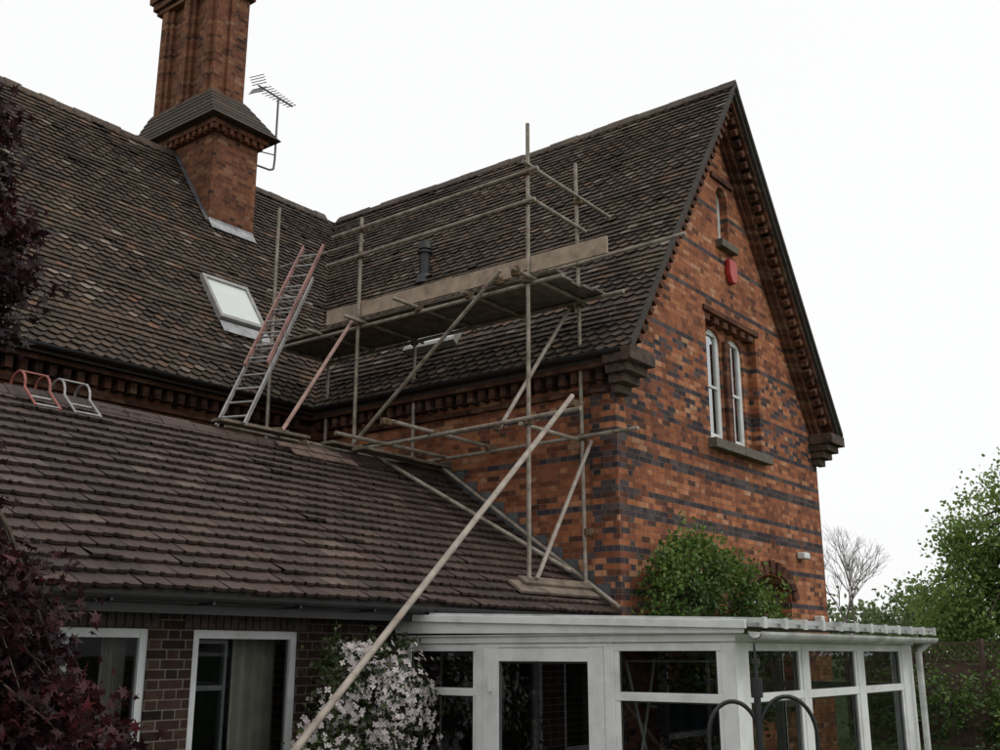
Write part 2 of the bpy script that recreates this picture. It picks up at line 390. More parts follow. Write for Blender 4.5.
m=MB(); gutter(m,(-1.2,EY-.07,H(3.83)),(11.25,EY-.07,H(3.83)),.06); gutter(m,(EX-.08,6.7,H(3.83)),(EX-.08,12.5,H(3.83)),.06)
gutter(m,(-1.2,6.98,H(.44)),(11.5,6.98,H(.44)),.06)
m.box(-1.2,11.58,7.11,7.14,H(.3),H(.42))
x=-1
while x<11.4: m.box(x,x+.02,6.915,7.1,H(.37),H(.39)); x+=.9
m.obj('gutters',m_black,house)
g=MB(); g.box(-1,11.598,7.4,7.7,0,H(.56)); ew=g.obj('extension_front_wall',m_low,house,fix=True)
c=MB()
for a,b,z0 in ((3.7,5.08,.75),(5.5,6.63,.25),(8.6,10.4,.15),(1.2,2.6,.75)): c.box(a,b,7.2,7.9,z0,H(.19))
boolean(ew,c)
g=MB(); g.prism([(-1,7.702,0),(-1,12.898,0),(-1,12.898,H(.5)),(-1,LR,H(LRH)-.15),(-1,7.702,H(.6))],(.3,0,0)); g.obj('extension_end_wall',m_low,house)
fr=MB(); gl=MB(); fr2=MB()
win(fr,gl,3.7,5.08,.75,H(.19),7.42,[],.07); fr.box(4.37,4.43,7.45,7.49,.82,H(.12))
win(fr,gl,1.2,2.6,.75,H(.19),7.44,[],.08)
win(fr,gl,5.5,6.63,.25,H(.19),7.42,[],.07)
win(fr2,gl,5.58,5.93,.33,H(.11),7.5,[H(-.28)],.03)
win(fr,gl,8.6,10.4,.15,H(.19),7.44,[],.08); fr.box(9.47,9.53,7.45,7.49,.24,H(.1))
fr.obj('ground_floor_window_frames',m_whited,house); gl.obj('ground_floor_panes',m_glasslow,house)
fr2.obj('inner_casement',simple('grey_casement',(.2,.21,.22),.5),house)
m=MB(); 
for a,b in ((3.6,5.15),(5.4,6.72)): 
    x=a
    while x<b-.05: m.box(x,x+.065,7.388,7.398,H(.2),H(.42)); x+=.078
m.obj('soldier_course',simple('engineering_brick',(.05,.035,.03),.8,var=.5,scale=14),house)
m=MB()
def curtain(x0,x1,y,z0,z1,n=26):
    pr=None
    for i in range(n*3+1):
        f=i/(n*3); x=x0+(x1-x0)*f; yy=y+.035*math.sin(f*n*1.9)+.012*math.sin(f*n*.8)
        if pr: m.face([(pr[0],pr[1],z0),(x,yy,z0),(x,yy,z1),(pr[0],pr[1],z1)],.5)
        pr=(x,yy)
curtain(6.2,6.95,7.77,.2,H(.2),20); curtain(4.9,5.4,7.77,.6,H(.2),14); curtain(3.8,4.1,7.77,.6,H(.2),10)
m.obj('curtains',m_curt,house)
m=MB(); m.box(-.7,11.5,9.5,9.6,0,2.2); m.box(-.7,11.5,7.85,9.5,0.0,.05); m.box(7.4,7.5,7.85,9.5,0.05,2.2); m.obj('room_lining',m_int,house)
# ---- chimney
ch=MB()
ch.box(10.88,11.9,15.1,17.25,H(6.3),H(9.45)); ch.box(10.82,11.96,15.04,17.31,H(9.452),H(9.56)); ch.box(10.74,12.04,14.96,17.39,H(9.562),H(9.66))
def frust(mb,a,b,z0,z1,tone=.5):
    mb.hexa([(a[0],a[2],z0),(a[1],a[2],z0),(a[1],a[3],z0),(a[0],a[3],z0),(b[0],b[2],z1),(b[1],b[2],z1),(b[1],b[3],z1),(b[0],b[3],z1)],tone)
ch.box(10.98,11.58,15.43,17.13,H(10.3),H(13.3))
for y0,y1 in ((15.35,15.75),(16.08,16.48),(16.81,17.21)): ch.box(10.9,11.66,y0,y1,H(10.3),H(13.2))
for y0 in (15.46,16.19,16.92): ch.box(10.84,11.72,y0,y0+.18,H(10.2),H(13.1))
ch.box(11.19,11.37,15.29,15.35,H(10.3),H(13.1))
ch.box(10.82,11.74,15.27,17.29,H(12.75),H(12.85)); ch.box(10.76,11.8,15.21,17.35,H(12.852),H(13.0)); ch.box(10.70,11.86,15.15,17.41,H(13.002),H(13.4))
x=10.76
while x<12.0: ch.box(x,x+.09,14.97,15.04,H(9.45),H(9.55)); x+=.18
y=15.0
while y<17.2: ch.box(10.75,10.82,y,y+.09,H(9.45),H(9.55)); y+=.18
ch.obj('chimney_stack',m_chim,house)
m=MB()
for y in (15.55,16.28,17.0): m.tube((11.28,y,H(13.4)),(11.28,y,H(14.0)),.16,.13,n=14)
m.obj('chimney_pots',simple('terracotta',(.3,.12,.06),.8),house)
m=MB()
n=7
for i in range(n):
    t0=i/n; t1=(i+1)/n
    A=(10.60,12.18,14.80,17.52); B=(10.88,11.68,15.33,17.23)
    lo=[A[j]+(B[j]-A[j])*t0 for j in range(4)]; hi=[A[j]+(B[j]-A[j])*t1 for j in range(4)]
    e=.022; lo=[lo[0]-e,lo[1]+e,lo[2]-e,lo[3]+e]
    frust(m,lo,hi,H(9.67)+.78*t0-(0 if i==0 else .014),H(9.67)+.78*t1,rng.uniform(.1,.6))
m.obj('chimney_weathering',m_tile,house)
def PM(x,y,w): return Vector((x,y,H(EH+SL*(y-EY))))+Vector((0,-.824,.567))*w
def PW(x,y,w): return Vector((x,y,H(EH+SL*(x-EX))))+Vector((-.824,0,.567))*w
def PL(x,y,w): return Vector((x,y,H(LH+LS*(y-LE))))+Vector((0,-.571,.821))*w
def slopebox(P,x0,x1,y0,y1,w0,w1,mb,tone=.5):
    mb.hexa([P(x0,y0,w0),P(x1,y0,w0),P(x1,y1,w0),P(x0,y1,w0),P(x0,y0,w1),P(x1,y0,w1),P(x1,y1,w1),P(x0,y1,w1)],tone)
m=MB()
slopebox(PM,10.86,11.88,14.99,15.11,.05,.066,m)
m.box(10.875,11.905,15.085,15.099,H(7.58),H(7.72))
slopebox(PM,9.98,10.95,13.26,13.40,.052,.066,m)
m.obj('lead_flashing',m_lead,house)
m=MB(); slopebox(PM,10.78,10.88,15.1,16.2,.045,.06,m)
m.obj('lead_soakers',m_leadd,house)
fr=MB(); pn=MB()
def sky(P,x0,x1,y0,y1,swap=False,t=.06):
    a=.045*1
    for (p0,p1,q0,q1,w) in ((x0,x1,y0,y0+a,.13),(x0,x1,y1-a,y1,.13),(x0,x0+(t if not swap else a),y0+a,y1-a,.127),(x1-(t if not swap else a),x1,y0+a,y1-a,.127)): slopebox(P,p0,p1,q0,q1,.02,w,fr)
    pn.face([P(x0+.03,y0+.03,.1),P(x1-.03,y0+.03,.1),P(x1-.03,y1-.03,.1),P(x0+.03,y1-.03,.1)])
sky(PM,9.98,10.93,13.42,14.02); sky(PW,11.80,12.4,9.9,10.95,True)
fr.obj('skylight_frames',simple('skylight_metal',(.30,.29,.27),.45,var=.2),house); pn.obj('skylight_panes',m_cream,house)
m=MB(); vb=Vector((13.08,11.75,H(6.3))); m.tube(vb,vb+Vector((0,0,.58)),.10,n=16); m.tube(vb+Vector((0,0,.58)),vb+Vector((0,0,.62)),.14,n=16)
m.tube(vb+Vector((0,0,.66)),vb+Vector((0,0,.80)),.125,.10,n=16); m.tube(vb+Vector((0,0,.62)),vb+Vector((0,0,.66)),.08,n=16); m.tube(vb,vb+Vector((0,0,.18)),.18,.12,n=16)
m.obj('roof_vent_pipe',m_black,house)
m=MB()
y=7.15
while y<9.9:
    z=H(LH+LS*(y-LE)); m.box(11.588,11.598,y,y+.24,z+.02,z+.16+LS*.24); y+=.243
m.obj('stepped_flashing',m_leadd,house)

# ================================================================= AERIAL
ae=empty('television_aerial',(12.4,15.0,H(9.6)))
m=MB()
m.path([Vector((11.9,15.2,H(9.2))),Vector((12.2,15.08,H(9.16))),Vector((12.27,15.06,H(9.2))),Vector((12.28,15.05,H(9.4))),Vector((12.28,15.05,H(10.72)))],.02)
m.tube((11.9,15.2,H(9.5)),(12.28,15.05,H(9.5)),.012)
bo=Vector((12.04,15.40,H(11.05))); be=Vector((12.44,14.80,H(10.55))); m.tube(bo,be,.018)
dr=(be-bo); pr=Vector((.62,-.78,.28)).normalized()
for i in range(10):
    p=bo+dr*(.14+i*.092); L=.17-.008*i
    m.tube(p-pr*L,p+pr*L,.009,n=5)
for s in (-1,1):
    p=bo+dr*.03
    for k in range(4): 
        q=p+Vector((0,0,s*(.05+.045*k)))-dr*.03*k; m.tube(q-pr*.15,q+pr*.15,.009,n=5)
m.obj('aerial_rods',m_leadd,ae)

# ================================================================= SCAFFOLD
sc=empty('scaffolding',(10.8,9,0))
XO,XI=10.21,11.43; Y1,Y2,Y3=7.42,10.44,12.32
T=MB(); TP=MB(); TW=MB(); CP=MB(); r=.027
def tb(p,q,mb=None,rr=r): (mb or T).tube((p[0],p[1],H(p[2])),(q[0],q[1],H(q[2])),rr,n=12)
def cp(x,y,h,s=.055):
    for i in range(2):
        o=Vector((x+R.gauss(0,.01),y+R.gauss(0,.01),H(h)+R.gauss(0,.01)))
        a=R.random()*3; u=Vector((math.cos(a),math.sin(a),0))*s*2; v=Vector((-math.sin(a),math.cos(a),0))*s*1.3; w=Vector((0,0,s*1.5))
        CP.obox(o-u/2-v/2-w/2,u,v,w)
    CP.tube((x+s,y-s,H(h)),(x+s*2.0,y-s*1.6,H(h)+.02),.012,n=6)
hroof=lambda y:LH+LS*(y-LE)
tb((XO,Y1,hroof(Y1)+.12),(XO+.02,Y1-.01,6.8)); tb((XI,Y1,hroof(Y1)+.12),(XI,Y1+.03,6.7))
tb((XO,Y2,2.45),(XO,Y2,6.25)); tb((XI,Y2,2.4),(XI,Y2,4.8)); tb((XO,Y3,1.1),(XO,Y3,6.9)); tb((XI-.02,Y3,1.0),(XI-.02,Y3,4.75))
tb((XO-.05,7.2,6.08),(XO-.05,11.0,6.05)); tb((XO-.05,7.25,5.66),(XO-.05,11.1,5.62))
tb((XO-.15,Y1-.05,6.18),(XI+.75,Y1-.05,6.12)); tb((XO-.05,Y1-.05,5.72),(XI+.1,Y1-.05,5.68))
tb((XO-.1,Y3+.05,5.5),(XI-.4,Y3+.05,5.5)); tb((XO+.05,Y2,5.9),(XO+.05,Y3+.2,5.9),rr=.02)
tb((XI-.05,5.76,5.2),(XI-.05,9.2,5.14)); tb((XI-.05,6.7,4.62),(XI-.05,12.5,4.58))
tb((XO+.05,6.9,4.56),(XO+.05,12.6,4.56)); 
for i,(y,xl) in enumerate(((7.36,-.42),(8.4,-.12),(9.3,-.5),(10.38,-.35),(11.3,-.2),(12.38,-.15))):
    tb((XO+xl,y,4.62),(XI+.12,y,4.62))
tb((XO-.05,6.62,2.80),(XO-.05,10.9,2.72)); tb((XI-.05,6.55,2.76),(XI-.05,11.1,2.70))
tb((8.05,Y2+.06,2.74),(11.5,Y2+.06,2.72)); tb((9.35,8.95,2.82),(11.52,8.95,2.8)); tb((XO-.1,Y1+.05,2.72),(XI+.1,Y1+.05,2.72)); tb((9.2,9.75,2.74),(11.5,9.75,2.74))
tb((XO-.1,6.7,2.95),(4.05,6.0,-1.88),TW,.03)
tb((XI+.08,7.34,2.7),(XO+.02,7.32,.85),TW); tb((XO,7.89,2.7),(XI,7.55,4.62),TW)
tb((XO-.06,10.65,2.62),(XO-.06,7.8,4.8)); tb((8.5,10.02,2.62),(XO-.02,10.5,4.7),TP)
tb((XO-.02,10.3,2.78),(XO+.7,7.3,.98)); tb((XI-.03,10.0,2.72),(XI+.04,6.95,.55))
for (x,y,h) in ((XO,Y1,6.1),(XO,Y1,5.68),(XO,Y1,4.6),(XO,Y1,2.76),(XI,Y1,6.1),(XI,Y1,5.2),(XI,Y1,4.6),(XI,Y1,2.74),(XO,Y2,6.05),(XO,Y2,5.64),(XO,Y2,4.6),(XO,Y2,2.74),(XI,Y2,4.6),(XO,Y3,4.58),(XO,7.9,4.7),(XI,7.55,4.56),(XO,6.75,2.88),(XO,7.9,2.74),(XI,Y2,2.72),(9.3,8.95,2.8),(XI-.05,8.95,2.78),(XO,8.95,2.8),(8.5,10.05,2.68),(9.3,10.5,2.7),(XO+.05,9.3,4.6),(XO+.05,8.4,4.6),(XI,7.34,1.5),(XO-.3,7.36,4.62)):
    cp(x,y,h)
for x in (XO,XI): T.box(x-.07,x+.07,Y1-.07,Y1+.07,H(hroof(Y1)+.115),H(hroof(Y1)+.125))
T.obj('tubes',m_pole,sc); TP.obj('painted_brace',m_polep,sc); TW.obj('pale_braces',m_polew,sc); CP.obj('couplers',m_coup,sc,bevel=.008)
m=MB()
x=XO+.08
for i in range(5):
    a=7.05+R.uniform(-.1,.1); bb=12.45+R.uniform(-.1,.1)
    mid=9.6+R.uniform(-.6,.6)
    m.box(x,x+.222,a,mid-.01,H(4.652)+R.random()*.006,H(4.69)); m.box(x,x+.222,mid,bb,H(4.652)+R.random()*.006,H(4.69)+.003)
    x+=.232
m.obj('platform_boards',m_boardd,sc)
m=MB()
m.obox((XO+.035,6.25,H(4.70)),(.038,0,0),(0,2.45,.0),(0,0,.225)); m.obox((XO+.037,8.702,H(4.705)),(.038,0,0),(0,2.45,.01),(0,0,.225))
m.obj('toe_boards',m_board,sc,bevel=.004)
m=MB()
def lboard(x0,x1,y,w=.22,t=.04,l=.055,dy=0,P=PL):
    o=P(x0,y,l); a=P(x1,y+dy,l)-o; b=P(x0,y+w,l)-o; n=Vector((0,-.571,.821))*t; m.obox(o,a,b,n)
lboard(9.8,11.5,7.27,.2,.035); lboard(10.0,11.45,7.38,.12,.035,.095)
def flat(x0,x1,y0,y1,h): m.box(x0,x1,y0,y1,H(h),H(h)+.038)
flat(7.5,8.9,9.88,10.06,2.63); flat(9.3,10.9,9.9,10.12,2.645); flat(9.6,10.6,9.62,9.85,2.58); flat(10.6,11.5,9.75,9.97,2.60)
m.obj('sole_boards',m_sole,sc,bevel=.004)
m=MB()
for i in range(4): slopebox(PL,8.45+i*.27,8.70+i*.27,9.66,9.78,.06,.078,m)
for i in range(4): slopebox(PL,8.3+i*.27,8.55+i*.27,9.80,9.9,.06,.082,m)
m.obj('replacement_tiles',simple('new_clay_tile',(.135,.085,.065),.75,var=.5,scale=7),house)

# ================================================================= LADDER
la=empty('ladder',(7.8,10.1,H(2.6)))
lb=Vector((7.72,9.98,H(2.62))); lt=Vector((9.78,10.95,H(5.72))); dv=lt-lb
pp=Vector((-.36,.93,0)).normalized(); nn=dv.cross(pp).normalized()
m1=MB(); m2=MB(); m3=MB()
def rail(mb,p,q,w=.024,t=.058):
    d=q-p; mb.obox(p-pp*w/2-nn*t/2,d,pp*w,nn*t)
rail(m1,lb-pp*.19,lb-pp*.19+dv*.8); rail(m1,lb+pp*.19,lb+pp*.19+dv*.8)
rail(m2,lb-pp*.16+dv*.28+nn*.065,lb-pp*.16+dv+nn*.065); rail(m2,lb+pp*.16+dv*.28+nn*.065,lb+pp*.16+dv+nn*.065)
for i in range(14):
    p=lb+dv*(.04+i*.069)
    if i<11: m3.tube(p-pp*.18,p+pp*.18,.014,n=8)
    if i>3: 
        q=p+nn*.065; m3.tube(q-pp*.15,q+pp*.15,.014,n=8)
m1.obj('lower_stiles',m_alu,la,bevel=.004); m2.obj('upper_stiles',m_redd,la,bevel=.004); m3.obj('rungs',m_alu,la)
def hook(name,x0,matr,w,rr):
    e=empty(name,(x0,10,H(2.6))); m=MB()
    for xx in (x0,x0+w):
        pts=[PL(xx,9.6,.09)]
        for i in range(9):
            a=math.pi*(1-i/8); pts.append(Vector((xx+.05*i/8,10.0+.2*math.cos(a),H(2.53)+.2*math.sin(a))))
        m.path(pts,rr)
    m.tube((x0,9.95,H(2.725)),(x0+w+.05,9.95,H(2.725)),rr*.8); m.obj('hooks',matr,e)
    m=MB()
    for yy in (9.63,9.78): m.tube(PL(x0,yy,.09),PL(x0+w,yy,.09),.011)
    m.obj('rungs',m_alu,e)
hook('roof_ladder',5.08,m_red,.26,.013); hook('roof_ladder.001',5.5,m_alu,.28,.013)

# ================================================================= CONSERVATORY
co=empty('conservatory',(10.3,5.4,0))
W_=MB(); G=MB()
X0,X1,YF,YB=7.96,12.5,3.78,7.38
def postY(y0,y1,x=X0,t=.1): W_.box(x,x+t,y0,y1,.02,H(.09))
postY(3.78,3.90); postY(4.90,5.0); postY(6.32,6.41); postY(7.29,7.375)
def railY(y0,y1,z0,z1,x=X0,t=.09): W_.box(x+.005,x+t,y0,y1,z0,z1)
for a,bq in ((3.90,4.90),(6.41,7.29)):
    railY(a,bq,H(-.385),H(-.315)); railY(a,bq,H(.02),H(.088)); railY(a,bq,.6,.7); W_.box(X0+.02,X0+.06,a,bq,.02,.6)
    for z0,z1 in ((H(-.315),H(.02)),(.7,H(-.385))):
        W_.box(X0+.012,X0+.06,a,a+.045,z0,z1); W_.box(X0+.012,X0+.06,bq-.045,bq,z0,z1)
        G.face([(X0+.04,a+.045,z0),(X0+.04,bq-.045,z0),(X0+.04,bq-.045,z1),(X0+.04,a+.045,z1)])
W_.box(X0-.012,X0+.05,5.003,5.16,.05,H(.05)); W_.box(X0-.012,X0+.05,6.14,6.317,.05,H(.05))
W_.box(X0-.009,X0+.047,5.16,6.14,H(-.07),H(.047)); W_.box(X0-.009,X0+.047,5.16,6.14,.05,.3); W_.box(X0,X0+.09,5.0,6.32,H(.052),H(.088))
G.face([(X0+.02,5.16,.3),(X0+.02,6.14,.3),(X0+.02,6.14,H(-.07)),(X0+.02,5.16,H(-.07))])
W_.box(X0-.05,X0-.013,6.21,6.235,H(-.34),H(-.18))
px=[(X0+.101,8.2),(9.34,9.48),(10.75,10.92),(12.15,X1)]
for a,bq in px: W_.box(a,bq,YF,YF+.1,.02,H(.09))
W_.box(X0,X0+.1,YF-.01,YF-.001,.02,H(.09))
for a,bq in ((8.2,9.34),(9.48,10.75),(10.92,12.15)):
    for z0,z1 in ((H(-.385),H(-.315)),(H(.02),H(.088)),(.6,.7)): W_.box(a,bq,YF+.005,YF+.09,z0,z1)
    W_.box(a,bq,YF+.02,YF+.06,.02,.6)
    for z0,z1 in ((H(-.315),H(.02)),(.7,H(-.385))):
        W_.box(a,a+.05,YF+.012,YF+.06,z0,z1); W_.box(bq-.05,bq,YF+.012,YF+.06,z0,z1)
        G.face([(a+.05,YF+.04,z0),(bq-.05,YF+.04,z0),(bq-.05,YF+.04,z1),(a+.05,YF+.04,z1)])
for a,bq in ((3.881,3.98),(5.3,5.4),(6.88,6.98)): W_.box(X1-.1,X1,a,bq,.02,H(.09))
for a,bq in ((3.98,5.3),(5.4,6.88)):
    for z0,z1 in ((H(-.385),H(-.315)),(H(.02),H(.088)),(.6,.7)): W_.box(X1-.09,X1-.005,a,bq,z0,z1)
    W_.box(X1-.06,X1-.02,a,bq,.02,.6)
    G.face([(X1-.05,a,.7),(X1-.05,bq,.7),(X1-.05,bq,H(.02)),(X1-.05,a,H(.02))])
W_.box(X0-.02,X0+.12,YF-.02,7.38,H(.092),H(.15)); W_.box(X0+.12,X1+.02,YF-.02,YF+.12,H(.092),H(.15)); W_.box(X1-.12,X1+.02,YF+.12,6.98,H(.092),H(.15))
zf=lambda y:H(.235+.032*(y-3.62))
W_.prism([(X0-.09,3.66,H(.155)),(X0-.09,7.37,H(.19)),(X0-.09,7.37,zf(7.37)),(X0-.09,3.66,zf(3.66))],(.04,0,0))
W_.box(X0-.05,X0+.0,3.7,7.36,H(.152),H(.17))
W_.prism([(X0-.13,3.62,zf(3.62)-.045),(X0-.13,7.37,zf(7.37)-.045),(X0-.13,7.37,zf(7.37)+.02),(X0-.13,3.62,zf(3.62)+.02)],(.04,0,0))
W_.obj('frame',m_white,co,bevel=.004)
m=MB()
for f_ in list(G.f):
    p=[Vector(G.v[i]) for i in f_]; cc=sum(p,Vector())/4
    nrm=(p[1]-p[0]).cross(p[3]-p[0]).normalized(); off=Vector((-.012,0,0)) if abs(nrm.x)>.5 else Vector((0,-.012,0))
    for i in range(4):
        a,b=p[i],p[(i+1)%4]; ia=a+(cc-a).normalized()*.02; ib=b+(cc-b).normalized()*.02; m.face([a+off,b+off,ib+off,ia+off])
m.obj('gaskets',m_black,co)
G.obj('glazing',m_glass,co)
m=MB()
m.prism([(X0-.085,3.55,zf(3.55)-.03),(X0-.085,7.37,zf(7.37)-.03),(X0-.085,7.37,zf(7.37)),(X0-.085,3.55,zf(3.55))],(3.6,0,0))
m.prism([(11.52,3.55,zf(3.55)-.03),(11.52,6.97,zf(6.97)-.03),(11.52,6.97,zf(6.97)),(11.52,3.55,zf(3.55))],(1.06,0,0))
m.obj('roof_sheet',simple('roof_polycarbonate',(.42,.43,.42),.4,var=.2),co)
m=MB()
xx=X0-.06
while xx<12.55:
    m.prism([(xx,3.5,zf(3.5)+.003),(xx,6.95,zf(6.95)+.003),(xx,6.95,zf(6.95)+.04),(xx,3.5,zf(3.5)+.04)],(.055,0,0)); m.box(xx-.004,xx+.059,3.485,3.5,zf(3.5)-.04,zf(3.5)+.045); xx+=.41
gutter(m,(X0-.1,3.55,H(.165)),(X1+.06,3.55,H(.165)),.06)
m.tube((12.42,3.68,0),(12.42,3.68,H(.02)),.034,n=12); m.tube((12.42,3.68,H(.02)),(12.45,3.56,H(.12)),.034,n=12)
m.obj('roof_bars_and_gutter',simple('roof_bar_white',(.55,.56,.54),.45,var=.25,scale=5),co)
m=MB(); m.box(X0+.1,12.35,3.9,6.95,.0,.03); m.box(X0+.1,11.55,6.95,7.37,0,.03); m.obj('floor',m_patio,co)
ca=empty('clothes_airer',(9.6,5,0)); m=MB()
ax,ay=9.2,4.9
for y in (ay-.5,ay+.5):
    m.tube((ax-.3,y,.05),(ax+.35,y,H(-.05)),.014); m.tube((ax+.5,y,.05),(ax-.2,y,H(-.08)),.014)
for i in range(7):
    m.tube((ax-.2+i*.09,ay-.5,H(-.07)),(ax-.2+i*.09,ay+.5,H(-.07)),.01,n=6)
for z in (.5,1.0,1.4): m.tube((ax-.3+.65*(z/1.85),ay-.5,z),(ax-.3+.65*(z/1.85),ay+.5,z),.012,n=6)
m.obj('airer_rods',m_white,ca)
m=MB()
pr=None
for i in range(21):
    y=ay-.35+i*.035; x=ax+.1+.02*math.sin(i*1.3)
    if pr: m.face([(pr[0],pr[1],H(-.75)),(x,y,H(-.73)),(x-.03,y,H(-.38)),(pr[0]-.03,pr[1],H(-.38))])
    pr=(x,y)
m.obj('dark_laundry',simple('navy_cloth',(.03,.035,.05),.9),ca)
gt=empty('side_table',(11,5.6,0)); m=MB(); m.box(10.4,11.6,5.0,5.9,.72,.76)
for x in (10.45,11.5):
    for y in (5.05,5.82): m.box(x,x+.06,y,y+.05,.03,.72)
m.obj('table',m_sole,gt)

# ================================================================= BIRD FEEDER
bf=empty('bird_feeder_pole',(3.0,1.36,0)); m=MB()
bx,by=3.0,1.36; rv=Vector((.6115,-.791,0))
m.tube((bx,by,0),(bx,by,H(-.1)),.010,n=10); m.tube((bx,by,H(-.1)),(bx,by,H(.03)),.009,.003,n=8); m.tube((bx,by,H(-.125)),(bx,by,H(-.07)),.017,.017,n=10); m.tube((bx,by,H(-.03)),(bx,by,H(-.015)),.013,.013,n=10)
for s,rr in ((-1,.074),(1,.084)):
    pts=[Vector((bx,by,H(-.32)))]
    for i in range(15):
        a=math.pi*(.95-i*.07); 
        pts.append(Vector((bx,by,H(-.235)))+rv*s*(rr+rr*math.cos(a))+Vector((0,0,rr*1.35*math.sin(a))))
    pts.append(pts[-1]+Vector((0,0,-.12))); m.path(pts,.0065)
m.obj('iron_hooks',m_iron,bf)
m=MB()
for s,rr in ((-1,.074),(1,.084)):
    p=Vector((bx,by,0))+rv*s*rr*1.96; m.tube((p.x,p.y,H(-.62)),(p.x,p.y,H(-.42)),.03,n=12); m.tube((p.x,p.y,H(-.42)),(p.x,p.y,H(-.39)),.034,.01,n=12)
m.obj('seed_tubes',m_leadd,bf)

# ================================================================= FOLIAGE
PALM=[(0,-.1),(.12,.12),(.5,.05),(.24,.3),(.62,.55),(.2,.5),(.0,1.0),(-.2,.5),(-.62,.55),(-.24,.3),(-.5,.05),(-.12,.12)]
OVAL=[(0,0),(.28,.3),(.26,.65),(0,1),(-.26,.65),(-.28,.3)]
def rdir(rg):
    while 1:
        v=Vector((rg.uniform(-1,1),rg.uniform(-1,1),rg.uniform(-1,1)))
        if .05<v.length<1: return v.normalized()
def leaf(mb,p,size,shape,rg,tone,droop=.3):
    a=rdir(rg); a.z-=droop; a.normalize(); n=rdir(rg); n.z+=.6; s=a.cross(n)
    if s.length<.01: return
    s.normalize(); nn=s.cross(a)
    mb.face([p+s*x*size+a*y*size+nn*(-abs(x)*.35*size) for x,y in shape],tone)
def cloud(mb,lobes,size,shape,rg,spread=.16,per=26,shell=.33,tb_=.45):
    cl=[]
    for c,rad,n in lobes:
        c=Vector(c)
        for i in range(n):
            d=rdir(rg); t=rg.random()**shell
            p=c+Vector((d.x*rad[0],d.y*rad[1],d.z*rad[2]))*(t)
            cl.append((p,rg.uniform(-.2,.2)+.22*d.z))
    for p,bt in cl:
        k=int(per*rg.uniform(.4,1.5)); sp=spread*rg.uniform(.5,1.35)
        for j in range(k):
            q=p+Vector((rg.gauss(0,sp),rg.gauss(0,sp),rg.gauss(0,sp*.7)))
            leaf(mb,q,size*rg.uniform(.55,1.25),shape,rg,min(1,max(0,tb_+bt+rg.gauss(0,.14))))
    return cl
def branches(mb,base,top,cl,rg,r0,every=3,r1=.006):
    base=Vector(base);top=Vector(top); seg=6; pts=[base+(top-base)*i/seg+Vector((rg.gauss(0,.03),rg.gauss(0,.03),0))*(top-base).length*.25*(i>0) for i in range(seg+1)]
    for i in range(seg): mb.tube(pts[i],pts[i+1],r0*(1-i/seg*.7),r0*(1-(i+1)/seg*.7),n=9)
    for j,(p,_) in enumerate(cl):
        if j%every: continue
        s=pts[rg.randint(2,seg)]; mid=(s+p)/2+Vector((rg.gauss(0,.05),rg.gauss(0,.05),.08*(p-s).length))
        mb.tube(s,mid,r0*.28,r0*.16,n=6); mb.tube(mid,p,r0*.16,r1,n=5)
m_maple=tone_mat('maple_leaf',[(0,(.010,.004,.006)),(.45,(.028,.008,.012)),(.8,(.055,.012,.018)),(1,(.11,.018,.022))],.55,3,None,spec=.3,transl=.25)
m_green=tone_mat('shrub_leaf',[(0,(.02,.04,.01)),(.4,(.05,.10,.02)),(.75,(.11,.19,.035)),(1,(.2,.28,.06))],.5,2,None,spec=.35,transl=.3)
m_tree=tone_mat('tree_leaf',[(0,(.07,.11,.03)),(.4,(.14,.22,.06)),(.75,(.21,.31,.085)),(1,(.29,.38,.12))],.6,.3,None,spec=.2,transl=.45,fine=5)
m_dist=tone_mat('distant_leaf',[(0,(.06,.09,.035)),(.5,(.12,.17,.065)),(1,(.19,.25,.11))],.7,.2,None,transl=.3,fine=3)
m_clem=tone_mat('clematis_leaf',[(0,(.012,.022,.008)),(.5,(.04,.06,.02)),(1,(.09,.12,.04))],.5,3,None,transl=.2)
m_petal=tone_mat('clematis_petal',[(0,(.40,.34,.35)),(.5,(.58,.53,.53)),(1,(.72,.70,.69))],.6,5,None,transl=.2,fine=6)
rg=random.Random(11)
mt=empty('japanese_maple_tree',(1.3,4.9,0)); L=MB()
cl=cloud(L,[((2.24,4.42,H(.0)),(.34,.34,.5),150),((2.43,4.28,H(-.5)),(.46,.42,.42),170),((2.0,4.7,H(.35)),(.38,.38,.55),60),((2.02,4.62,H(.62)),(.2,.2,.3),26),((1.75,4.9,H(.9)),(.4,.4,.8),40),((2.13,4.58,H(1.70)),(.2,.2,.36),60),((1.8,4.75,H(1.9)),(.35,.35,.75),60),((2.03,4.6,H(1.25)),(.16,.16,.25),22),((2.07,4.62,H(2.28)),(.12,.12,.26),18),((2.6,4.1,H(-1.0)),(.5,.5,.45),90)],.055,PALM,rg,.065,26)
L.obj('leaves',m_maple,mt); B=MB(); branches(B,(1.3,5.0,0),(1.75,4.85,H(1.6)),cl,rg,.06,5,.002); B.obj('trunk_and_limbs',m_bark,mt)
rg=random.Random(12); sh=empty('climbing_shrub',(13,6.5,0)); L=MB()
cl=cloud(L,[((12.2,6.6,H(.65)),(.6,.3,.7),44),((12.9,6.6,H(1.05)),(.65,.32,.5),40),((13.7,6.6,H(.75)),(.7,.3,.65),40),((14.6,6.65,H(.45)),(.8,.25,.5),30),((15.3,6.7,H(.15)),(.6,.2,.4),12),((12.6,6.6,H(-.6)),(.9,.3,1.0),35),((14,6.6,H(-.6)),(1.0,.3,.9),30)],.075,OVAL,rg,.12,52,tb_=.5)
